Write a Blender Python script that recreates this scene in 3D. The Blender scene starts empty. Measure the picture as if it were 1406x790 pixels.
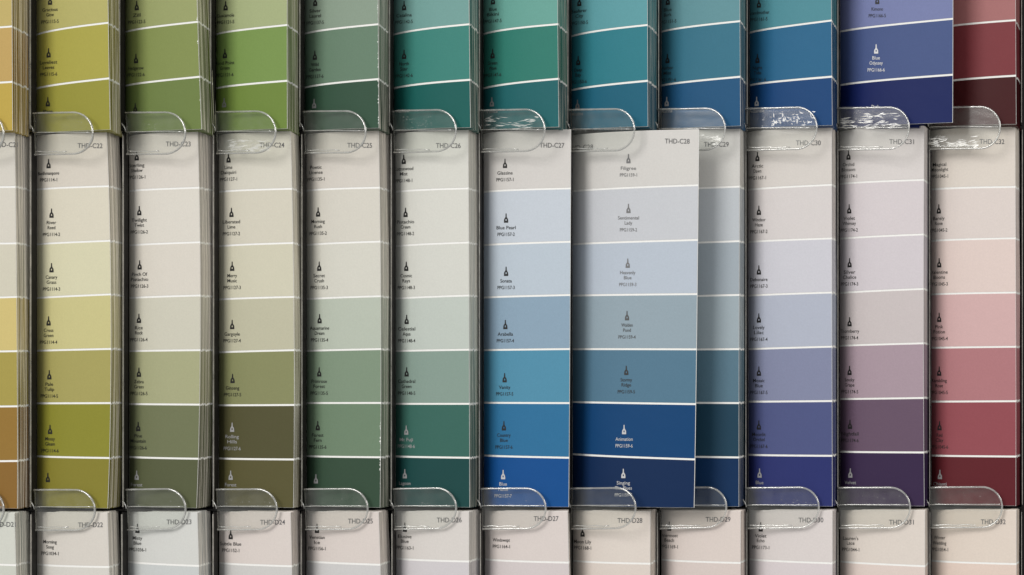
import bpy, math, random
from mathutils import Vector, noise
random.seed(7)
SC = bpy.context.scene
COL = SC.collection

# ---------------------------------------------------------------- camera
PX = 0.0005            # metres per photo pixel on the rack's front plane (y = 0)
D = 0.9                # camera distance to that plane
VX, VY = 1250.0, 530.0 # point of the photo straight ahead of the lens
W, H = 1406.0, 790.0
def X0(px): return (px - W/2) * PX
def Z0(py): return (H/2 - py) * PX
CX, CZ = X0(VX), Z0(VY)
def P(px, py, y=0.0):
    k = (D + y) / D
    return Vector((CX + (px-VX)*PX*k, y, CZ - (py-VY)*PX*k))
cam = bpy.data.cameras.new('camera')
camo = bpy.data.objects.new('camera', cam); COL.objects.link(camo)
camo.location = (CX, -D, CZ); camo.rotation_euler = (math.radians(90), 0, 0)
cam.sensor_width = 36; cam.lens = 36*D/(W*PX)
cam.shift_x = -(VX - W/2)/W; cam.shift_y = (VY - H/2)/W
cam.clip_start = 0.01; cam.clip_end = 50
SC.camera = camo

# ---------------------------------------------------------------- light
wd = bpy.data.worlds.new('World'); SC.world = wd; wd.use_nodes = True
bg = wd.node_tree.nodes['Background']
bg.inputs['Color'].default_value = (0.98, 0.98, 0.97, 1); bg.inputs['Strength'].default_value = 0.44
def area(name, loc, target, size, power, col):
    l = bpy.data.lights.new(name, 'AREA'); l.shape = 'RECTANGLE'; l.size = size[0]; l.size_y = size[1]
    l.energy = power; l.color = col
    o = bpy.data.objects.new(name, l); COL.objects.link(o); o.location = loc
    d = Vector(target) - Vector(loc); o.rotation_euler = d.to_track_quat('-Z', 'Y').to_euler()
    return o
area('ceiling_lamp', (-3.6, -5.0, 3.3), (0, 0, 0), (3.6, 3.6), 315, (1.0, 0.972, 0.93))
area('right_fill_lamp', (5.2, -3.6, 2.6), (0, 0, 0), (3.5, 2.5), 165, (1.0, 0.96, 0.90))  # added fill from the right, brightens the sides of the stacks
SC.view_settings.view_transform = 'Standard'; SC.view_settings.look = 'None'
SC.view_settings.exposure = 0; SC.view_settings.gamma = 1
SC.render.engine = 'CYCLES'
SC.cycles.transparent_max_bounces = 24
GAIN = 1.02            # how bright a white sheet shows here, used to turn seen colours into base colours

# ---------------------------------------------------------------- materials
def lin(c):
    c = c/255.0
    return c/12.92 if c <= 0.04045 else ((c+0.055)/1.055)**2.4
def alb(rgb): return tuple(min(0.88, max(lin(c)/GAIN*0.5, lin(c)/GAIN - 0.009)) for c in rgb)
MATS = {}
def paper(rgb, rough=0.5, spec=0.15):
    key = ('p', tuple(round(v, 4) for v in rgb), rough)
    if key in MATS: return MATS[key]
    m = bpy.data.materials.new('printed_paper'); m.use_nodes = True
    nt = m.node_tree; b = nt.nodes['Principled BSDF']
    tc = nt.nodes.new('ShaderNodeTexCoord')
    n = nt.nodes.new('ShaderNodeTexNoise'); n.inputs['Scale'].default_value = 900; n.inputs['Detail'].default_value = 3
    nt.links.new(tc.outputs['Object'], n.inputs['Vector'])
    mr = nt.nodes.new('ShaderNodeMapRange'); mr.inputs['To Min'].default_value = 0.93; mr.inputs['To Max'].default_value = 1.07
    nt.links.new(n.outputs['Fac'], mr.inputs['Value'])
    mul = nt.nodes.new('ShaderNodeVectorMath'); mul.operation = 'SCALE'
    mul.inputs[0].default_value = rgb
    nt.links.new(mr.outputs['Result'], mul.inputs['Scale'])
    nt.links.new(mul.outputs['Vector'], b.inputs['Base Color'])
    n2 = nt.nodes.new('ShaderNodeTexNoise'); n2.inputs['Scale'].default_value = 60; n2.inputs['Detail'].default_value = 4
    nt.links.new(tc.outputs['Object'], n2.inputs['Vector'])
    bp = nt.nodes.new('ShaderNodeBump'); bp.inputs['Strength'].default_value = 0.12; bp.inputs['Distance'].default_value = 0.002
    nt.links.new(n2.outputs['Fac'], bp.inputs['Height']); nt.links.new(bp.outputs['Normal'], b.inputs['Normal'])
    b.inputs['Roughness'].default_value = rough; b.inputs['Specular IOR Level'].default_value = spec
    MATS[key] = m; return m
WHITE = paper((0.89, 0.89, 0.87))
PAPER_EDGE = (0.80, 0.75, 0.66)
def edge_col(rgb, t=0.28): return tuple(round((PAPER_EDGE[i]*(1-t) + rgb[i]*t)*0.95, 3) for i in range(3))
WEDGE = paper((0.86, 0.85, 0.80))
def simple(name, col, rough=0.5, spec=0.5):
    m = bpy.data.materials.new(name); m.use_nodes = True
    nt = m.node_tree; b = nt.nodes['Principled BSDF']
    n = nt.nodes.new('ShaderNodeTexNoise'); n.inputs['Scale'].default_value = 120; n.inputs['Detail'].default_value = 5
    cr = nt.nodes.new('ShaderNodeMapRange'); cr.inputs['To Min'].default_value = 0.8; cr.inputs['To Max'].default_value = 1.25
    mul = nt.nodes.new('ShaderNodeVectorMath'); mul.operation = 'SCALE'; mul.inputs[0].default_value = col
    nt.links.new(n.outputs['Fac'], cr.inputs['Value']); nt.links.new(cr.outputs['Result'], mul.inputs['Scale'])
    nt.links.new(mul.outputs['Vector'], b.inputs['Base Color'])
    b.inputs['Roughness'].default_value = rough; b.inputs['Specular IOR Level'].default_value = spec
    return m
M_BLACK = simple('black_plastic', (0.008, 0.007, 0.007), 0.5, 0.3)
M_INK = simple('black_ink', (0.012, 0.012, 0.013), 0.5, 0.3)
M_INK_SOFT = simple('grey_ink', (0.11, 0.11, 0.115), 0.5, 0.3)
M_WALL = simple('dark_wall_paint', (0.004, 0.004, 0.004), 0.7, 0.2)
def plastic(name, transp, diff, gloss_rough, veil=(0.75, 0.77, 0.74), f0=0.06, bump=0.25):
    m = bpy.data.materials.new(name); m.use_nodes = True
    nt = m.node_tree; nt.nodes.clear(); N = nt.nodes.new; L = nt.links.new
    out = N('ShaderNodeOutputMaterial')
    tr = N('ShaderNodeBsdfTransparent'); tr.inputs['Color'].default_value = (0.985, 0.99, 0.98, 1)
    df = N('ShaderNodeBsdfDiffuse'); df.inputs['Color'].default_value = (*veil, 1)
    gl = N('ShaderNodeBsdfGlossy'); gl.inputs['Roughness'].default_value = gloss_rough
    tc = N('ShaderNodeTexCoord')
    n = N('ShaderNodeTexNoise'); n.inputs['Scale'].default_value = 140; n.inputs['Detail'].default_value = 5
    L(tc.outputs['Object'], n.inputs['Vector'])
    mr = N('ShaderNodeMapRange'); mr.inputs['From Min'].default_value = 0.3; mr.inputs['From Max'].default_value = 0.75
    mr.inputs['To Min'].default_value = diff*0.6; mr.inputs['To Max'].default_value = diff*1.7
    L(n.outputs['Fac'], mr.inputs['Value'])
    m1 = N('ShaderNodeMixShader'); L(mr.outputs['Result'], m1.inputs['Fac']); L(tr.outputs[0], m1.inputs[1]); L(df.outputs[0], m1.inputs[2])
    lw = N('ShaderNodeLayerWeight'); lw.inputs['Blend'].default_value = 0.5
    fr = N('ShaderNodeMath'); fr.operation = 'POWER'; L(lw.outputs['Facing'], fr.inputs[0]); fr.inputs[1].default_value = 5
    ad = N('ShaderNodeMath'); ad.operation = 'ADD'; ad.inputs[1].default_value = f0; L(fr.outputs[0], ad.inputs[0])
    n2 = N('ShaderNodeTexNoise'); n2.inputs['Scale'].default_value = 150; n2.inputs['Detail'].default_value = 1
    mp = N('ShaderNodeMapping'); mp.inputs['Scale'].default_value = (0.3, 1, 1)
    L(tc.outputs['Object'], mp.inputs['Vector']); L(mp.outputs['Vector'], n2.inputs['Vector'])
    bp = N('ShaderNodeBump'); bp.inputs['Strength'].default_value = bump; bp.inputs['Distance'].default_value = 0.0006
    L(n2.outputs['Fac'], bp.inputs['Height']); L(bp.outputs['Normal'], gl.inputs['Normal'])
    m2 = N('ShaderNodeMixShader'); L(ad.outputs[0], m2.inputs['Fac']); L(m1.outputs[0], m2.inputs[1]); L(gl.outputs[0], m2.inputs[2])
    L(m2.outputs[0], out.inputs['Surface'])
    return m
M_TAB = plastic('clear_plastic_sheet', 0.9, 0.022, 0.16, f0=0.03, bump=0.12)
M_EDGE = plastic('clear_plastic_cut_edge', 0.5, 0.75, 0.15, (0.10, 0.10, 0.09), 0.08, 0.1)
M_RIM = plastic('clear_plastic_edge', 0.5, 0.22, 0.10, (0.9, 0.9, 0.87), 0.25, 0.1)
M_DIV = plastic('divider_plastic', 0.3, 0.6, 0.2, (0.55, 0.53, 0.49), 0.10)
M_SMOKE = simple('smoky_plastic', (0.015, 0.014, 0.013), 0.4, 0.3)
M_GLINT = plastic('painted_glint', 0.4, 0.34, 0.25, (0.9, 0.9, 0.86), 0.2, 0.3)  # whitish plastic for the glints painted on the tabs

# ---------------------------------------------------------------- object helpers
def mesh_obj(name, verts, faces, mats, fm=None, parent=None, smooth=False):
    me = bpy.data.meshes.new(name)
    me.from_pydata([tuple(v) for v in verts], [], faces)
    for m in mats: me.materials.append(m)
    if fm:
        for p, i in zip(me.polygons, fm): p.material_index = i
    if smooth:
        for p in me.polygons: p.use_smooth = True
    me.update()
    o = bpy.data.objects.new(name, me); COL.objects.link(o)
    if parent: o.parent = parent
    return o
def rebase(root):
    """move the mesh so that the object's origin sits at its own lower left corner; children follow"""
    vs = [v.co.copy() for v in root.data.vertices]
    b = Vector((min(v.x for v in vs), max(v.y for v in vs), min(v.z for v in vs)))
    for v in root.data.vertices: v.co -= b
    root.location = b
    for c in root.children_recursive:
        if c.type == 'MESH' and c.parent == root:
            for v in c.data.vertices: v.co -= b
        elif c.type == 'MESH':
            for v in c.data.vertices: v.co -= b

def tag(o, **k):
    for a, v in k.items(): o[a] = v
def box(a, b, verts, faces):
    n = len(verts)
    for x in (a[0], b[0]):
        for y in (a[1], b[1]):
            for z in (a[2], b[2]): verts.append((x, y, z))
    for f in ((0,1,3,2),(4,6,7,5),(0,4,5,1),(2,3,7,6),(0,2,6,4),(1,5,7,3)): faces.append(tuple(n+i for i in f))

# ---------------------------------------------------------------- measured layout
DIVX = {'B': [47, 169, 293.5, 415.5, 538, 661, 782, 906, 1027, 1151, 1275.5, 1402],
        'C': [47.5, 174, 297.5, 418.3, 540.6, 661, 783.6, 905, 1025.3, 1151, 1276.5, 1403],
        'D': [48, 172.3, 297, 417.5, 541.5, 662.5, 784.2, 904.5, 1026.5, 1151, 1276.8, 1402]}
CODES = list(range(21, 33))
def yS1(px): return 183.6 - 8.6*px/1400        # shelf between top and middle row
def yS2(px): return 700.8 - 3.6*px/1400        # shelf between middle and bottom row

class Surf:
    """a card's front face: left edge at depth dl, right edge at -p, seven swatches between the given edge heights"""
    def __init__(s, xl, xr, yl, yr, p, dl=0.0, bulge=0.0012, seed=0):
        s.xl, s.xr, s.yl, s.yr, s.p, s.dl, s.bulge = xl, xr, yl, yr, p, dl, bulge
        s.off = Vector((0, 0, 0)); s.seed = seed; s.wav = 0.0
    def xright(s, w):
        w = min(1, max(0, w))
        a, b, c = s.xr
        return a*(1-w)*(1-2*w) + 4*b*w*(1-w) + c*w*(2*w-1)
    def at(s, u, j, lift=0.0):
        """u across, j in swatch units 0..7 down"""
        i = min(6, max(0, int(math.floor(j)))); f = j - i
        yL = s.yl[i]*(1-f) + s.yl[i+1]*f; yR = s.yr[i]*(1-f) + s.yr[i+1]*f
        w = j/7.0
        A = P(s.xl, yL, s.dl); B = P(s.xright(w), yR, -s.p)
        q = A.lerp(B, u)
        q.y -= s.bulge*math.sin(math.pi*u)*(0.8+0.5*math.sin(w*5+s.seed))
        q.y -= 0.0012*math.sin(math.pi*w)*u
        dip = 0.0095*math.exp(-u/0.12)
        q.x += (s.xl + (s.xright(w)-s.xl)*u - VX)*PX*dip/D; q.z += (q.z-CZ)*0.6*dip/D; q.y += dip
        if s.wav:
            q.x += s.wav*math.sin(w*9+s.seed*1.7)*u
        q += s.off; q.y -= lift
        return q
    def inv(s, px, py):
        u = 0.5; j = 3
        for _ in range(6):
            yy = [s.yl[k]*(1-u)+s.yr[k]*u for k in range(8)]
            k = 0
            while k < 6 and py > yy[k+1]: k += 1
            j = k + (py-yy[k])/(yy[k+1]-yy[k])
            # project both ends to find u along the row exactly
            q = s.at(u, j); kx = VX + (q.x-CX)/PX*D/(D+q.y)
            u += (px-kx)/(s.xright(j/7)-s.xl)
        return u, j
LW = 1.35   # half width of the white line in photo pixels
def card_mesh(s, cols, full, name, thick=0.00032, nu=6, ef=1.0):
    """card body: full=False leaves white for swatch parts; full=True carries the swatch colours itself"""
    js = []
    for i in range(8):
        h = (s.yl[min(i+1, 7)]-s.yl[max(i-1, 0)])/(2 if 0 < i < 7 else 1)
        e = LW/h
        if i > 0: js.append((i-e, 0 if False else i-1))
        if i < 7 and i > 0: js.append((i+e, -1))
    rows = [0.0]; kind = []
    for i in range(7):
        h = s.yl[i+1]-s.yl[i]; e = LW/h
        a = i + (e if i else 0); b = i+1 - (e if i < 6 else 0)
        if i: rows.append(a); kind.append(-1)
        for t in (1/3, 2/3, 1): rows.append(a+(b-a)*t); kind.append(i)
    verts, faces, fm = [], [], []
    us = [(k/nu)**1.6 for k in range(nu+1)]
    for j in rows:
        for u in us:
            verts.append(s.at(u, j))
    nb = len(verts)
    for j in rows:
        for u in us:
            verts.append(s.at(u, j) + Vector((0, thick, 0)))
    n = nu+1; R = len(rows)
    mats = [WHITE] + [paper(c) for c in cols] + [WEDGE] + [paper(tuple(round(q*ef, 3) for q in edge_col(c))) for c in cols]
    for r in range(R-1):
        k = kind[r]
        for c in range(nu):
            a = r*n+c
            faces.append((a, a+n, a+n+1, a+1)); fm.append((k+1) if k >= 0 and (full is True or (full and k in full)) else 0)
            faces.append((nb+a, nb+a+1, nb+a+n+1, nb+a+n)); fm.append(0)
        e = 8 + (k+1)
        a = r*n+nu; faces.append((a, a+n, nb+a+n, nb+a)); fm.append(e)
        a = r*n; faces.append((a, nb+a, nb+a+n, a+n)); fm.append(e)
    for c in range(nu):
        faces.append((c, c+1, nb+c+1, nb+c)); fm.append(8)
        a = (R-1)*n+c; faces.append((a, nb+a, nb+a+1, a+1)); fm.append(8+7)
    return verts, faces, mats, fm
def swatch(s, i, col, parent, label):
    h = s.yl[i+1]-s.yl[i]; e = LW/h
    a = i + (e if i else 0.004); b = i+1 - (e if i < 6 else 0.004)
    nu, nv = 14, 6; verts, faces = [], []
    for r in range(nv+1):
        for c in range(nu+1): verts.append(s.at(0.004+0.992*(c/nu)**1.6, a+(b-a)*r/nv, 0.00015))
    for r in range(nv):
        for c in range(nu):
            k = r*(nu+1)+c; faces.append((k, k+nu+1, k+nu+2, k+1))
    o = mesh_obj('colour_swatch', verts, faces, [paper(col)], None, parent, True)
    o['label'] = label
    return o

# ---------------------------------------------------------------- lettering
TXT = {}
def glyphs(t):
    if t not in TXT:
        c = bpy.data.curves.new('lettering', 'FONT'); c.body = t; c.size = 1; c.resolution_u = 3; c.offset = 0.005
        c.align_x = 'LEFT'
        o = bpy.data.objects.new('lettering', c)
        me = bpy.data.meshes.new_from_object(o)
        vs = [(v.co.x, v.co.y) for v in me.vertices]; fs = [tuple(p.vertices) for p in me.polygons]
        x0 = min(v[0] for v in vs); x1 = max(v[0] for v in vs)
        TXT[t] = ([((x-x0), y) for x, y in vs], fs, x1-x0)
        bpy.data.objects.remove(o); bpy.data.curves.remove(c); bpy.data.meshes.remove(me)
    return TXT[t]
def add_text(s, t, cx, cy, cap, width, verts, faces, clipx=None):
    vs, fs, w = glyphs(t); n = len(verts)
    sx = width/w; sy = cap/0.70
    slope = (s.yr[3]-s.yl[3])*0.0
    for x, y in vs:
        px = cx - width/2 + x*sx; py = cy + cap/2 - y*sy
        if clipx: px = max(px, clipx)
        u, j = s.inv(px, py); verts.append(s.at(max(u, 0.006), j, 0.0003))
    for f in fs: faces.append(tuple(n+i for i in f))
ICON = [[(-.65,-6.5),(.65,-6.5),(.85,-1.6),(-.85,-1.6)],
        [(-.85,-1.6),(.85,-1.6),(2.6,1.2),(-2.6,1.2)],
        [(-2.6,1.2),(-.8,1.2),(-.8,3.6),(-2.9,3.6)],
        [(.8,1.2),(2.6,1.2),(2.9,3.6),(.8,3.6)],
        [(-2.9,3.6),(2.9,3.6),(2.9,6.2),(-2.9,6.2)]]
def add_icon(s, cx, cy, verts, faces):
    for poly in ICON:
        n = len(verts)
        for x, y in poly:
            u, j = s.inv(cx+x*0.98, cy+y); verts.append(s.at(max(u, 0.006), j, 0.0003))
        faces.append(tuple(n+i for i in reversed(range(4))))
def tone(rgb):
    return 0.3*rgb[0]+0.59*rgb[1]+0.11*rgb[2]
INKS = {}
def ink(v):
    v = round(v, 3)
    if v not in INKS: vv = max(v, 0.022); INKS[v] = simple('label_ink', (vv, vv, vv*1.02), 0.5, 0.3)
    return INKS[v]

# ---------------------------------------------------------------- colours as the photo shows them in full light
COLC = {
21: [(206,202,194),(208,204,194),(204,200,184),(203,186,124),(170,156,80),(152,118,58),(142,106,54)],
22: [(208,202,192),(211,206,190),(208,205,176),(196,190,138),(169,162,96),(141,139,54),(137,130,54)],
23: [(211,206,199),(213,209,201),(211,206,197),(200,198,184),(169,171,133),(116,122,90),(92,97,70)],
24: [(207,204,193),(205,201,187),(202,199,180),(186,184,162),(138,141,99),(88,86,59),(94,90,59)],
25: [(207,202,195),(207,204,195),(207,206,197),(180,188,176),(130,150,128),(114,137,113),(61,83,67)],
26: [(208,208,202),(209,209,203),(207,208,202),(188,196,190),(138,160,150),(63,108,98),(38,77,76)],
27: [(211,208,205),(198,206,216),(188,200,212),(142,166,186),(84,146,176),(52,116,161),(28,84,150)],
28: [(212,210,207),(201,204,210),(187,197,210),(151,168,179),(88,125,149),(24,73,122),(25,52,90)],
29: [(208,207,204),(190,196,202),(164,175,184),(162,176,184),(92,124,142),(42,72,92),(24,56,94)],
30: [(209,204,200),(209,204,204),(200,200,209),(174,180,196),(134,140,170),(84,92,138),(52,59,116)],
31: [(211,206,205),(208,201,205),(205,199,205),(197,189,190),(172,152,164),(108,88,108),(64,50,80)],
32: [(215,207,199),(215,205,201),(218,201,196),(205,172,172),(181,124,129),(153,82,90),(102,44,50)]}
COLB = {
21: [(205,184,112),(206,172,102),(204,176,80)], 22: [(192,186,112),(182,175,80),(162,158,66)],
23: [(164,173,114),(142,156,90),(120,139,78)], 24: [(176,188,138),(130,160,86),(120,146,68)],
25: [(148,168,150),(112,141,119),(62,92,74)], 26: [(122,172,167),(66,142,132),(34,104,99)],
27: [(110,176,164),(54,134,120),(40,110,115)], 28: [(98,168,177),(52,135,150),(38,108,135)],
29: [(104,158,168),(62,125,150),(42,95,140)], 30: [(84,152,166),(48,112,155),(30,78,135)],
31: [(128,138,188),(80,98,150),(30,46,104)], 32: [(182,120,120),(138,64,70),(78,33,38)]}
COLD = {
21: [(204,206,200),(198,201,194)], 22: [(209,204,199),(208,206,202)], 23: [(206,207,206),(197,201,203)],
24: [(209,203,198),(198,200,198)], 25: [(209,203,198),(198,200,200)], 26: [(208,206,202),(200,199,202)],
27: [(209,203,199),(203,198,198)], 28: [(213,207,199),(211,204,196)], 29: [(211,203,197),(208,199,194)],
30: [(210,206,204),(208,203,205)], 31: [(213,207,199),(214,203,196)], 32: [(215,206,195),(217,202,191)]}
def mute(cs, k, d):
    out = []
    for c in cs:
        m = tone(c); out.append(tuple((m+(v-m)*(1-k))*d for v in c))
    return out
for c in CODES:
    COLB[c] = mute(COLB[c], 0.08, 0.95)
    COLC[c] = [tuple(v*w for v, w in zip(q, (1.03, 1.03, 1.028) if i < 4 and c not in (27, 28, 29) else (1, 1, 1))) for i, q in enumerate(COLC[c])]
    COLC[c] = COLC[c][:4] + mute(COLC[c][4:], 0.06, 1.0)
    COLD[c] = [tuple(v*w for v, w in zip(q, (1.045, 1.032, 1.034) if c > 23 else (1.03, 1.03, 1.02))) for q in COLD[c]]
def mixc(a, b, t): return tuple(a[i]*(1-t)+b[i]*t for i in range(3))
for c in CODES:
    b5 = COLB[c][0]; COLB[c] = [mixc(b5, (214,210,202), t) for t in (0.95, 0.8, 0.55, 0.3)] + COLB[c]
    d2 = COLD[c][1]; COLD[c] = COLD[c] + [mixc(d2, COLC[c][6], t) for t in (0.12, 0.25, 0.42, 0.6, 0.8)]

def xrt(a, b, c): return (a, b, c)
# middle row: left x, right x (top, middle, bottom), end of the stack's side, line heights left and right
ROWC = {
21: (-70, (20,25,24), 43.5, (259,336,411,484,559,634), (257,334.5,408,482.4,558,633)),
22: (50.5, (146.5,154,148), 170, (259.5,335,409,481.7,554,627), (256,331,404.5,479.3,553.6,629)),
23: (177.5, (271.5,276.5,270), 294.5, (261.5,336.5,409,482.2,555,628), (258,333,406,481,555.7,630)),
24: (300.3, (399,405,403), 415.6, (262.7,337.6,411,483.8,556.7,630), (259.5,334,408,481,556.2,631)),
25: (420.8, (520,524,522), 538, (261,336,410.5,481.8,553.6,626.8), (258,332,407,479.5,553.4,628)),
26: (543, (643,645,645), 659.3, (262.7,337.6,409.7,482,554.7,627.2), (259,333.3,406,480.4,554.6,628.7)),
27: (664, (784,783.4,781), None, (262.7,336.2,408.3,480.8,553.3,626), (259,332.3,405.4,479.5,553.6,628.7)),
28: (785.8, (959.7,957.5,953.3), None, (261.8,335,405.8,479.5,552.3,624.2), (254.5,329.8,404.2,479.9,555,631)),
29: (907.5, (1016,1015.3,1014.7), 1023.6, (261,335.4,408,480.5,553,626.5), (256.5,331.5,405.3,479.6,553.6,628.2)),
30: (1027.5, (1142,1142.5,1143), 1149.6, (259.8,331.8,405.8,479.5,551.8,625), (254,327.7,402,476.2,550.8,626)),
31: (1153, (1269,1268,1269.3), 1274.8, (251.8,327.4,402,474.8,548.2,620.7), (247.3,322.2,397,471.6,546.6,621.4)),
32: (1278.5, (1393.7,1394.7,1395), 1400.8, (259.4,330.3,404,477.6,551.7,626), (257,327.5,402,476.4,551,627))}
# top row: left, right x, side end, heights of the two lowest lines left / right
ROWB = {
21: (-75, (17,18,17.5), 43, (47,121), (37,112.8)), 22: (50, (147,149,151.5), 166.5, (46,120.2), (32,108)),
23: (172, (266,270,277), 289.7, (42.3,116.5), (30.7,105.8)), 24: (296.5, (398,396,394.6), 413.3, (45.4,120), (35,111.3)),
25: (418, (519,520,520.5), 535.8, (44.6,119), (34,109)), 26: (540.3, (643,644.3,646.3), 658.8, (46,120), (34,110)),
27: (663.5, (765,766,767.5), 780.3, (45.2,120), (34,108.6)), 28: (784.5, (888,889.3,889.8), 903.6, (48.2,122.6), (35,111.3)),
29: (908, (1015.5,1016,1017), 1024.6, (41.9,116.2), (29.8,105.8)), 30: (1029, (1139.5,1141.2,1143), 1149, (43.3,115.7), (28.8,105.7)),
31: (1153, (1309,1308.8,1308.3), None, (41.8,115.6), (26.5,103)), 32: (1277.5, (1393,1394,1395.5), 1399.9, (38.5,113.5), (28.4,104.3))}
ROWD = {
21: (-70, (20,27,27), 45, 772, 776), 22: (51, (147.5,154,150), 168, 776, 778.5), 23: (175.5, (271,277,273), 293.5, 772.4, 777),
24: (301, (399,404,402), 415, 774, 777.5), 25: (420.8, (520,526,523), 538, 771.5, 775.5), 26: (544, (644,645,645), 660, 768, 771),
27: (665.5, (779.3,784,783), 785.0, 769, 772.5), 28: (786.8, (893,893,893), 902.3, 771, 774), 29: (908.3, (1017,1017,1017), 1024.3, 769.5, 773),
30: (1029, (1143,1143,1143), 1149.3, 769, 773.5), 31: (1153.5, (1270,1270,1270), 1275.4, 772, 777.5), 32: (1279, (1395.5,1395.5,1395.5), 1399.8, 771, 774.5)}
PB, PC, PD = 0.022, 0.0132, 0.0135

HUE = {21: 'ochre', 22: 'olive yellow', 23: 'sage green', 24: 'moss green', 25: 'grey green', 26: 'teal green', 27: 'bright blue',
       28: 'navy blue', 29: 'slate blue', 30: 'lavender blue', 31: 'plum purple', 32: 'rose red'}
HUEB = {21: 'golden yellow', 22: 'mustard olive', 23: 'leaf green', 24: 'apple green', 25: 'fern green', 26: 'sea green', 27: 'emerald teal',
        28: 'turquoise blue', 29: 'steel blue', 30: 'cobalt blue', 31: 'indigo violet', 32: 'brick red'}
HUED = {21: 'grey white', 22: 'warm white', 23: 'cool blue white', 24: 'pinkish white', 25: 'ice white', 26: 'silver white', 27: 'pearl white',
        28: 'ivory', 29: 'beige', 30: 'lilac white', 31: 'lace cream', 32: 'peach cream'}
def cname(c):
    r, g, b = c; m = max(c); n = min(c)
    if m-n < 16 and n > 180: return 'off white'
    if m-n < 12: return 'grey'
    L = 'pale' if m > 195 else 'mid' if m > 135 else 'dark'
    if m == b: h = 'blue' if g >= r-4 else 'violet'
    elif m == g: h = 'teal green' if b > r else 'green'
    else: h = 'red' if b > g*0.9 and g < r*0.8 else 'yellow green' if g > r*0.93 else 'tan'
    return L+' '+h

# labels: (icon x, icon y or None, [(text, y)...], ink) per swatch index
def lab(x, y, lines, ic=True, iy0=None):
    """lines of text under an icon at y"""
    out = []
    if len(lines) == 3: ys = (12.6, 19.6, 29)
    elif len(lines) == 2: ys = (12.8, 22)
    else: ys = (12.8,)
    return (x, y if ic else None, [(t, (y+dy)) for t, dy in zip(lines, ys)])
XC = {22:(67,71,71,67,68,69,66), 23:(188,191.5,192,191,191,190,188), 24:(314,318,319,319,319.5,319,317), 25:(434,437,438.5,439,438.5,436.5,434),
      26:(554.5,557,558,558.5,558.5,558,556), 27:(693.5,695,695,694,693,692,691), 28:(863,863,862,861,860,857,856), 30:(1040,1042,1042,1042,1042,1042,1043),
      31:(1165,1166,1166.5,1166.5,1166.5,1167,1167.5), 32:(1290,1289,1289.5,1289.5,1289.5,1290,1290.5)}
YC = {22:(225,293,368,441,515,590,656), 23:(214,289.5,364,437.5,511.5,586,653), 24:(217,292,366,446,520,587,653), 25:(217,291.5,366,438,511,585,658),
      26:(219,292,366,439,511,591,651), 27:(225,300,373,446,519,585,652), 28:(219,287,362,434,509,590,650), 30:(215,289,371,437,510,584,650),
      31:(213,287,361,442,509,583,650), 32:(213,287,361,436,510,585,652)}
NC = {22: (1114, ['Bodhmanpore','River|Reed','Canary|Grass','Cress|Green','Pale|Tulip','Mossy|Gleam','']),
      23: (1126, ['Sterling|Shadow','Twilight|Twist','Pinch Of|Pistachio','Rice|Rock','Zebra|Grass','Pine|Mountain','Forest']),
      24: (1127, ['Lime|Daiquiri','Liberated|Lime','Merry|Music','Gargoyle','Ginseng','Rolling|Hills','Forest']),
      25: (1135, ['Poetic|License','Morning|Rush','Secret|Crush','Aquamarine|Dream','Primrose|Forest','Forest|Fern','']),
      26: (1148, ['Cottonwood|Mist','Pistachio|Cream','Cosmic|Rays','Celestial|Aqua','Cathedral|Green','Mt Fuji','Lagoon']),
      27: (1157, ['Glassine','Blue Pearl','Sonata','Arabella','Vanity','Country|Blue','Blue|Flame']),
      28: (1159, ['Filigree','Sentimental|Lady','Heavenly|Blue','Walden|Pond','Stormy|Ridge','Animation','Singing|The Blues']),
      30: (1167, ['Arctic|Dawn','Windsor|Haze','Debonaire','Lovely|Lilac','Mosaic|Blue','Moonlit|Orchid','Blue']),
      31: (1174, ['Orchid|Blossom','Violet|Whimsey','Silver|Chalice','Thornberry','Smoky|Grape','Nightfall','Velvet']),
      32: (1045, ['Magical|Moonlight','Barely|Rose','Valentine|Blooms','Pink|Potion','Rambling|Rose','Red|Clay','Chianti'])}
XB = {22:(69,67), 23:(188,187), 24:(310,309), 25:(433,432.5), 26:(555,555), 27:(677,676.5), 28:(795.5,794), 29:(917,916.5), 30:(1042,1040), 31:(1204.5,1203)}
NB = {22: ('1115', ['Gracious|Glow','Loveliest|Leaves','Plage'], (1,73,140)), 23: ('1122', ['Zill','Hedgerow','']  ,(8,80.5,148)),
      24: ('1121', ['Guacamole','Pond Point|Green',''],(8,73.5,141)), 25: ('1137', ['Silver|Laurel','Wild|Garden',''],(2,76,142.5)),
      26: ('1142', ['Catalina','North|Star','Harbour'],(8,75,142)), 27: ('1147', ['Blue|Bikini','Green|Wave','Venice'],(0,74,140)),
      28: ('1150', ['Seafarer|City','Deep|Bay','Marine'],(2,83,143)), 29: ('1151', ['Blue|Bark','Harbor|Mist','Marina'],(0,80,139)),
      30: ('1161', ['Grandmother','Night|Tide','Atlantic'],(4,80,139)), 31: ('1166', ['Kimono','Blue|Odyssey','Dusk'],(0,68,136))}
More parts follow.
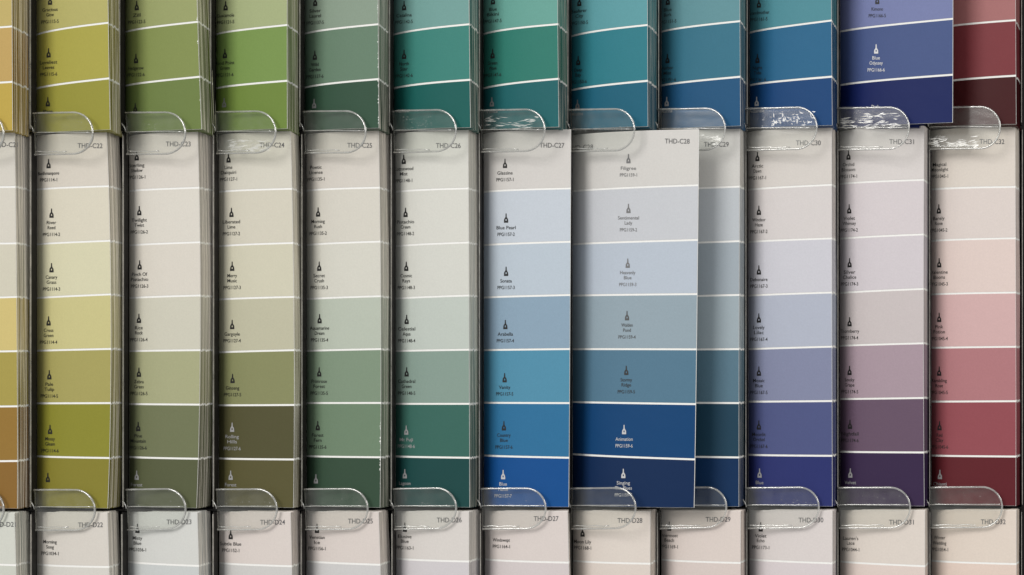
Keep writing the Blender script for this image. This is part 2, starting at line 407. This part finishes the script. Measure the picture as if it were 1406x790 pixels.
ND = {22: (69, None, ['Morning','Song','PPG1034-1'], (744,751,760)), 23: (189, 726, ['Misty','Blue','PPG1036-1'], (739,746,755)),
      24: (317, 734.5, ['Subtle Blue','PPG1152-1'], (747,756)), 25: (435.5, 726, ['Venetian','Ice','PPG1156-1'], (738,745,753.5)),
      26: (556, 724.5, ['Elusive','Blue','PPG1163-1'], (737,743.5,752.5)), 27: (688.5, None, ['Windswept','PPG1164-1'], (741.5,750.5)),
      28: (800, 731, ['Moon Lily','PPG1168-1'], (744,752.5)), 29: (919, 723, ['Innermost','Beach','PPG1169-1'], (735.5,742,751)),
      30: (1044.5, 724, ['Violet','Echo','PPG1173-1'], (736,742.5,752)), 31: (1168, None, ["Lauren's",'Lace','PPG1044-1'], (739.5,746,755)),
      32: (1290, None, ['Winter','Wedding','PPG1054-1'], (738.5,746,755))}
THC = {21:(8,199),22:(124,200.5),23:(245,198),24:(373.5,199.5),25:(494,200),26:(615.7,200.5),27:(758,200),28:(930,194.5),29:(983.6,198.5),30:(1110,196.5),31:(1238,195),32:(1362,195)}
THD = {21:(5,720),22:(124.5,720.5),23:(246,716.5),24:(374.5,717),25:(495,715.5),26:(617,714),27:(750,712),28:(865,714.5),29:(986,713),30:(1113.5,714),31:(1237.7,717),32:(1363.7,716.5)}

def put_label(s, sw, x, iy, lines, shade):
    v, f = [], []
    if iy is not None: add_icon(s, x, iy, v, f)
    for t, y in lines:
        wdt = len(t)*2.62 if not t.startswith('PPG') else 23.5
        if t.startswith('Singing') or t.startswith('The'): wdt = len(t)*2.6
        add_text(s, t, x, y, 4.7, wdt, v, f)
    if v: mesh_obj('swatch_label', v, f, [shade], None, sw)
def code_label(s, parent, t, x, y, clip=None):
    v, f = [], []
    add_text(s, t, x, y, 6.6, 34 if len(t) == 7 else 29, v, f, clip)
    mesh_obj('code_label', v, f, [M_INK_SOFT], None, parent)

FILL_V, FILL_F, FILL_M, FILL_MI, FILL_SLOT = [], [], [], [], {}
def add_fill(s, cols, ef=1.0):
    v, f, mats, fm = card_mesh(s, cols, True, 'x', nu=2, ef=ef)
    n = len(FILL_V); FILL_V.extend(v)
    remap = []
    for m in mats:
        if m.name not in FILL_SLOT: FILL_SLOT[m.name] = len(FILL_M); FILL_M.append(m)
        remap.append(FILL_SLOT[m.name])
    for q, i in zip(f, fm): FILL_F.append(tuple(n+k for k in q)); FILL_MI.append(remap[i])

NCARD = 7
def build_stack(row, code, s, xs, cols, where, stack_s=None):
    """front card on s; behind it the cards of the pocket"""
    cols_a = [alb(c) for c in cols]
    seen = {'C': range(7), 'B': range(4, 7), 'D': range(0, 2)}[row]
    v, f, mats, fm = card_mesh(s, cols_a, [i for i in range(7) if i not in seen], 'card', nu=12)
    card = mesh_obj('paint_card', v, f, mats, fm, None)
    sws = []
    vis = range(7) if row == 'C' else (range(4, 7) if row == 'B' else range(0, 2))
    for i in range(7):
        if i in vis: sws.append(swatch(s, i, cols_a[i], card, cname(cols[i])+' swatch'))
        else:
            sws.append(None)
    # swatches of this card that lie beyond the picture stay in the card's own print
    for p in card.data.polygons: pass
    wr = random.Random(code*7+ord(row)); vv, ff = [], []
    cnt = {('B', 25): 26, ('C', 25): 16, ('B', 23): 10}.get((row, code), 0)
    for k in range(cnt):
        j = wr.uniform(*((4.3, 6.95) if row == 'B' else (0.1, 1.2) if row == 'D' else (0.1, 6.9)))
        if (row, code) == ('C', 25): j = wr.uniform(5.2, 6.9)
        hh = wr.uniform(0.006, 0.03); ww = wr.uniform(0.006, 0.02); nn = len(vv)
        for uu, jj in ((1, j-hh), (1-ww*0.7, j-hh*0.3), (1-ww, j+hh*0.2), (1-ww*0.3, j+hh*0.6), (1, j+hh)):
            vv.append(s.at(uu, min(6.99, max(0.01, jj)), 0.00022))
        ff.append((nn, nn+1, nn+2, nn+3, nn+4))
    if vv: mesh_obj('worn_edge', vv, ff, [WHITE], None, card)
    base = stack_s or s
    dy_tot = base.p + 0.0015 + base.dl
    xe = xs
    xr_mid = base.xr[1]
    A = P(xr_mid, 430 if row == 'C' else (90 if row == 'B' else 750), -base.p)
    E = P(xe, 430 if row == 'C' else (90 if row == 'B' else 750), base.dl + 0.0015)
    dx_tot = E.x - A.x
    rnd = random.Random(code*10 + ord(row))
    nf = 4
    total = NCARD*(nf+1)
    # uneven advance of the edges: little bundles stand out
    adv = [0]; 
    for k in range(total):
        adv.append(adv[-1] + (rnd.choice((0.5, 0.8, 1.0, 1.0, 1.1)) + (2.6 if rnd.random() < 0.13 else 0)))
    adv = [a/adv[-1] for a in adv]
    for k in range(1, total+1):
        fr = adv[k]
        b = Surf(base.xl, base.xr, base.yl, base.yr, base.p, base.dl, base.bulge, base.seed)
        b.wav = (rnd.random()-0.5)*0.0009
        b.off = Vector((dx_tot*fr + (rnd.random()-0.5)*0.0005, dy_tot*fr + 0.0004, (rnd.random()-0.5)*0.0010))
        ef = rnd.choice((0.45, 0.75, 1.0, 1.0, 1.06))
        if k % (nf+1) == 1:
            v, f, mats, fm = card_mesh(b, cols_a, True, 'card', nu=2, ef=max(ef, 0.75))
            o = mesh_obj('paint_card', v, f, mats, fm)
            rebase(o)
            tag(o, label='paint card seen edge-on in the pile behind '+where, category='paint card', group='cards piled behind '+where)
        else:
            add_fill(b, cols_a, ef)
    return card, sws

for ci, c in enumerate(CODES):
    # ---------------- middle row
    xl, xr, xs, yl, yr = ROWC[c]
    sh = yS1(xl); sh2 = yS2(xl)
    dT = -5 if c == 31 else 0
    yl = [sh+2.2+dT*0.6] + list(yl) + [sh2-4.5]
    yr = [yS1(xr[0])-0.9+dT*0.4] + list(yr) + [yS2(xr[2])-2.3]
    p = PC; st = None
    if c == 27: st = Surf(664, (773,775,773), yl, yr, 0.0118, 0.0008); xs = 780.5
    if c == 28:
        p = 0.028; yl[0] = 184.5; yr[0] = 177.6; yr[7] = 697.3
        st = Surf(787, (892,893,892), [a+1 for a in yl], [a+2 for a in yl], 0.0122, 0.0012); xs = 902
    s = Surf(xl, xr, yl, yr, p, bulge=0.0011 if c != 28 else 0.0028, seed=c)
    name = 'card C%d' % c
    card, sws = build_stack('C', c, s, xs, COLC[c], name, st)
    code_label(s, card, 'THD-C%d' % c, *THC[c])
    if c == 28: code_label(s, card, 'HD-C28', 800, 202)
    if c in NC:
        num, names = NC[c]
        for i in range(7):
            col = COLC[c][i]; L = tone(col)
            lines = [q for q in names[i].split('|') if q]
            if i < 6 or c in (27, 28): lines.append('PPG%d-%d' % (num, i+1))
            x, iy, tx = lab(XC[c][i], YC[c][i], lines, not (i == 0 and c in (25, 32)))
            shade = ink(0.012)
            if c == 28 and i < 5: shade = ink(0.18 if i < 3 else (0.09 if i == 3 else 0.035))
            if L < 95 and not (c in (30,31,32) and i == 5) and not (c == 25 and i == 5): shade = ink(0.55 if c in (28, 27) else 0.36)
            if c == 32 and i == 5: shade = ink(0.03)
            if c == 22 or (c == 27 and i < 6): shade = ink(0.012)
            put_label(s, sws[i], x, iy, tx, shade)
    kindtxt = {27: 'paint card C27, off white to bright blue, jutting out over its stack',
               28: 'wide paint card C28, pale grey to navy, pulled out over card C29'}
    tag(card, label=kindtxt.get(c, 'paint card C%d at the front of its stack, pale top to %s bottom' % (c, HUE[c])),
        category='paint card', group='front paint cards of the display')
    rebase(card)
    # ---------------- top row
    xl, xr, xs, yl2, yr2 = ROWB[c]
    yl = [yl2[1] - 74.4*(6-j) for j in range(0, 5)] + [yl2[0], yl2[1], yS1(xl)-0.8]
    yr = [yr2[1] - 75.6*(6-j) for j in range(0, 5)] + [yr2[0], yr2[1], yS1(xr[2])-4.2]
    p = PB; st = None
    if c == 31:
        p = 0.032; yr[7] = 168.6
        st = Surf(1154, (1261,1261,1261), [a+1 for a in yl], [a-9 for a in yl], 0.019, 0.0014); st.yr[7] = 175; xs = 1272
    s = Surf(xl, xr, yl, yr, p, bulge=0.0014, seed=c+40)
    name = 'top row card above C%d' % c
    card, sws = build_stack('B', c, s, xs, COLB[c], name, st)
    if c in NB:
        num, names, ys = NB[c]
        for q in range(3):
            i = 4+q; col = COLB[c][i]; L = tone(col)
            lines = [t for t in names[q].split('|') if t]
            if q < 2: lines.append('PPG%s-%d' % (num, i+1))
            x = XB[c][0] if q == 0 else XB[c][1]
            if q == 2: x -= 1.0
            x2, iy, tx = lab(x, ys[q], lines, not (c in (26, 31) and q == 2))
            if c == 26 and q == 2: tx = [(t, 152) for t, y in tx]
            if c == 31 and q == 2: tx = [(t, 147) for t, y in tx]
            if c == 31 and q == 1: tx = [(lines[0], 80), (lines[1], 87), (lines[2], 96.5)]
            shade = ink(0.012)
            if q == 2 and c in (24, 25, 27, 28): shade = ink(0.28)
            if q == 2 and c in (29, 30, 26): shade = ink(0.6)
            if c == 31 and q > 0: shade = ink(0.7)
            put_label(s, sws[i], x2, iy, tx, shade)
    tag(card, label=('wide violet to navy paint card jutting right in the top row' if c == 31 else
        '%s paint card fronting the top row stack above card C%d' % (HUEB[c], c)), category='paint card', group='front paint cards of the display')
    rebase(card)
    # ---------------- bottom row
    xl, xr, xs, y1l, y1r = ROWD[c]
    yl = [yS2(xl)+2.4] + [y1l + 74.2*j for j in range(7)]
    yr = [yS2(xr[0])+3.6] + [y1r + 75.2*j for j in range(7)]
    s = Surf(xl, xr, yl, yr, PD, bulge=0.0011, seed=c+80)
    card, sws = build_stack('D', c, s, xs, COLD[c], 'card D%d' % c)
    code_label(s, card, 'THD-D%d' % c, *THD[c])
    if c in ND:
        x, iy, ls, ys = ND[c]
        put_label(s, sws[0], x, iy, list(zip(ls, ys)), ink(0.012))
    tag(card, label='%s paint card D%d at the front of its stack' % (HUED[c], c), category='paint card', group='front paint cards of the display')
    rebase(card)

o = mesh_obj('piled_paint_cards', FILL_V, FILL_F, FILL_M, FILL_MI)
tag(o, kind='stuff', label='many more thin paint cards filling the stacks behind the front cards', category='paint cards')

# ---------------------------------------------------------------- the rack
rack = bpy.data.objects.new('card_rack', None); COL.objects.link(rack)
rack.location = P(703, 1230, 0.03)
tag(rack, label='black display rack with clear plastic tabs and dividers holding the paint cards', category='display rack')
def rmesh(name, v, f, mats, parent=rack, smooth=False):
    v = [Vector(q) - rack.location for q in v]
    return mesh_obj(name, v, f, mats, None, parent, smooth)
BACK = 0.046
v, f = [], []; a = P(-120, -400, BACK); b = P(1404, 1290, BACK)
box((a.x, BACK, b.z), (X0(1401)+0.004, BACK+0.004, a.z), v, f); rmesh('back_panel', v, f, [M_BLACK])
for fn in (yS1, yS2):
    v, f = [], []
    a0 = P(-100, fn(-100)-1.2, 0); a1 = P(1403, fn(1403)-1.2, 0)
    b0 = P(-100, fn(-100)+1.4, 0); b1 = P(1403, fn(1403)+1.4, 0)
    for q in (a0, a1, b1, b0):
        v.append((q.x, -0.001, q.z)); v.append((q.x, BACK, q.z))
    f += [(0,2,4,6),(1,7,5,3),(0,1,3,2),(2,3,5,4),(4,5,7,6),(6,7,1,0)]
    rmesh('shelf', v, f, [M_BLACK])
for row, (t, bt) in {'B': (-340, None), 'C': (None, None), 'D': (None, 1225)}.items():
    for x in DIVX[row]:
        y0 = t if t is not None else (yS1(x)+2.2 if row == 'C' else yS2(x)+2.2)
        y1 = bt if bt is not None else (yS1(x)-2.0 if row == 'B' else yS2(x)-2.0)
        A = P(x-0.8, y0, 0); B = P(x+0.8, y1, 0)
        v, f = [], []; box((A.x, -0.0035, B.z), (B.x, 0.0012, A.z), v, f)
        # black inner lining with a clear front lip
        o = rmesh('divider', v, f, [M_SMOKE])
        v, f = [], []; box((A.x+0.00015, -0.0046, B.z+0.0015), (A.x+0.00060, -0.0036, A.z-0.0015), v, f)
        o2 = rmesh('divider_lip', v, f, [M_DIV], o)

def tube(path, r, n=8, closed=False):
    v, f = [], []
    for i, q in enumerate(path):
        d = (path[min(i+1, len(path)-1)] - path[max(i-1, 0)]).normalized()
        up = Vector((0, 1, 0)) if abs(d.y) < 0.9 else Vector((0, 0, 1))
        a = d.cross(up).normalized(); b = d.cross(a).normalized()
        for k in range(n):
            t = 2*math.pi*k/n; v.append(q + (a*math.cos(t) + b*math.sin(t))*r)
    for i in range(len(path)-1):
        for k in range(n):
            f.append((i*n+k, i*n+(k+1) % n, (i+1)*n+(k+1) % n, (i+1)*n+k))
    f.append(tuple(range(n))[::-1]); f.append(tuple((len(path)-1)*n+k for k in range(n)))
    return v, f
TABR1 = [5, 127.3, 254.3, 378.3, 502, 626, 748, 871, 995.5, 1121.3, 1248, 1373]
TABR2 = [5, 130.3, 254.8, 380.2, 504.8, 626.3, 749.3, 872.7, 997.3, 1124.3, 1249.6, 1375.9]
GLINTS = {(1, 24): [(316, 372, 193, 208, 230)], (1, 25): [(466, 486, 199, 203, 14)], (1, 26): [(552, 592, 160, 177, 60)],
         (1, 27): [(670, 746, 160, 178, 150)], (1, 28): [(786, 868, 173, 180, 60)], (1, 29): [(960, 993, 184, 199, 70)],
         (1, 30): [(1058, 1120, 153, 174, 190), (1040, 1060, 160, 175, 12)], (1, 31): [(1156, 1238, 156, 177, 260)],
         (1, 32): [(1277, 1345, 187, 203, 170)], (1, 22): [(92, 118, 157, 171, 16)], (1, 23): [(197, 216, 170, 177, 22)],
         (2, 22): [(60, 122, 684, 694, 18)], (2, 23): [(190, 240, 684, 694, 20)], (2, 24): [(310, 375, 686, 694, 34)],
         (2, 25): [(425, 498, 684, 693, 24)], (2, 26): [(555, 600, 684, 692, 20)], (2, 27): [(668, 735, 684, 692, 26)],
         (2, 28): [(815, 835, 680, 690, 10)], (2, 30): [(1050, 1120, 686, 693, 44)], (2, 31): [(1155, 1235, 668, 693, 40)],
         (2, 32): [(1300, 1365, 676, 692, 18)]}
for ti, (fn, RX, row) in enumerate(((yS1, TABR1, 'B'), (yS2, TABR2, 'C')), 1):
    for ci, c in enumerate(CODES):
        xr_ = RX[ci]; xl_ = (DIVX[row][ci-1] if ci else -74)
        if ci: xl_ = DIVX['C'][ci-1] - (1.5 if ti == 1 else 0.5)
        yb = fn((xl_+xr_)/2)
        top, bot = yb-28.2, yb+28.8
        if ti == 2: top, bot = yb-28.5, yb+26.8
        dR = -0.0235 if ti == 1 else -0.0150
        if c == 28 and ti == 2: dR = -0.0262
        if c == 28 and ti == 1: dR = -0.0262
        if c == 31 and ti == 1: dR = -0.0265
        dL = -0.0056
        R = 27.0; 
        pts = [(xl_, top+1.0), (xl_+10, top+0.6)]
        for k in range(1, 5): pts.append((xl_+10 + (xr_-R-xl_-10)*k/4, top+0.6 - 0.6*k/4))
        for k in range(1, 13):
            t = math.pi/2*k/12; pts.append((xr_-R+R*math.sin(t), top+R-R*math.cos(t)))
        R2 = 28.0
        for k in range(0, 13):
            t = math.pi/2*k/12; pts.append((xr_-R2*0.98+R2*0.98*math.cos(t), bot-R2+R2*math.sin(t)))
        for k in range(1, 5): pts.append((xr_-R2 + (xl_+2-xr_+R2)*k/4, bot+0.8*k/4))
        rr = random.Random(c*3+ti)
        def dep(px):
            t = max(0.0, (px-xl_)/(xr_-xl_)); return dL + (dR-dL)*t**0.9
        tilt = rr.uniform(-0.012, 0.012); sag = rr.uniform(-0.9, 0.9)
        pts = [(x, y + tilt*(x-xl_) + sag*((x-xl_)/(xr_-xl_))**2) for x, y in pts]
        F = [P(x, y, dep(x)) for x, y in pts]
        n = len(F); v = F + [q + Vector((0, 0.0015, 0)) for q in F]
        # plate triangulated in vertical slices so that it can bend
        f = [tuple(reversed(range(n))), tuple(range(n, 2*n))] + [(i, (i+1) % n, n+(i+1) % n, n+i) for i in range(n)]
        # slices: upper points matched with lower points
        half = 18
        up = list(range(0, 18)); lo = list(range(n-1, 17, -1))
        f = []
        i = j = 0
        while i < len(up)-1 or j < len(lo)-1:
            if j >= len(lo)-1 or (i < len(up)-1 and pts[up[i+1]][0] <= pts[lo[j+1]][0]):
                f.append((up[i], lo[j], up[i+1])); f.append((n+up[i], n+up[i+1], n+lo[j])); i += 1
            else:
                f.append((up[i], lo[j], lo[j+1])); f.append((n+up[i], n+lo[j+1], n+lo[j])); j += 1
        f += [(i, (i+1) % n, n+(i+1) % n, n+i) for i in range(n)]
        tab = rmesh('clear_tab', v, f, [M_TAB, M_EDGE])
        for k_ in range(len(f)-n, len(f)): tab.data.polygons[k_].material_index = 1
        rim_path = [P(x, y, dep(x)+0.0003) for x, y in pts]
        v, f = tube(rim_path, 0.0007, 10); rmesh('tab_rim', v, f, [M_RIM], tab, True)
        # moulded ridge across the tab just above the shelf
        yr_ = yb-4.6 if ti == 2 else yb-1.2
        xe = xr_-2.6
        v, f = tube([P(xl_+1+(xe-xl_-1)*k/10, yr_+ (0.6 if k == 0 else 0), dep(xl_+1+(xe-xl_-1)*k/10)-0.0003) for k in range(11)], 0.00034, 6)
        rmesh('tab_ridge', v, f, [M_RIM], tab, True)
        # lower inner crease
        yc = bot-3.2
        v, f = tube([P(xl_+4+(xr_-40-xl_)*k/8, yc+math.sin(k*1.7+c)*0.5, dep(xl_+4+(xr_-40-xl_)*k/8)-0.0003) for k in range(9)], 0.00040, 6)
        rmesh('tab_crease', v, f, [M_RIM], tab, True)
        # small hook that clips the tab round the divider
        hp = []
        for k in range(9):
            t = k/8; hp.append(P(xl_-5.5+5.5*math.sin(t*1.57), yb-13+12*t, -0.0045-0.002*math.sin(t*3.14)))
        v, f = tube(hp, 0.0004, 6); rmesh('tab_hook', v, f, [M_RIM], tab, True)
        # pale slivers that paint glints of light onto the scratched plastic
        reg = GLINTS.get((ti, c), [])
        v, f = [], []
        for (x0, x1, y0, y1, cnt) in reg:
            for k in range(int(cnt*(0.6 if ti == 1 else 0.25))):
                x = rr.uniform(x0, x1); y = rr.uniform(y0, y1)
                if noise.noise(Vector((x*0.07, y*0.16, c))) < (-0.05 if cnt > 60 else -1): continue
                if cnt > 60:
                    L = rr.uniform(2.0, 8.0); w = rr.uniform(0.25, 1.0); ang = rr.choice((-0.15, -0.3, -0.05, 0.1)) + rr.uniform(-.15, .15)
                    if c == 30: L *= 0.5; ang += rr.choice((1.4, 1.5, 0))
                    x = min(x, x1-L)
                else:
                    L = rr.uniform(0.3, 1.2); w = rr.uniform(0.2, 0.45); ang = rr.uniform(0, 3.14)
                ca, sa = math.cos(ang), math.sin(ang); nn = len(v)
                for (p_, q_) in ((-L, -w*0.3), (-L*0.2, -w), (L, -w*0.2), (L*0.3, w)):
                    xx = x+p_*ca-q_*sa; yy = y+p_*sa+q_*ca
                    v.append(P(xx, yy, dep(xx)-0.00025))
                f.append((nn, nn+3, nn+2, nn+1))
        if v: rmesh('painted_glints', v, f, [M_GLINT], tab)

# right end of the rack: thin dark post, then the dark wall behind everything
v, f = [], []
a = P(1402.5, -340, 0); b = P(1404.5, 1225, 0)
box((a.x, 0.002, b.z), (b.x+0.002, BACK-0.001, a.z), v, f); rmesh('end_post', v, f, [M_BLACK])
v, f = [], []
a = P(-900, -900, 0.08); b = P(2600, 1900, 0.08)
box((a.x, 0.08, b.z), (b.x, 0.09, a.z), v, f)
o = mesh_obj('wall', v, f, [M_WALL]); tag(o, kind='structure')
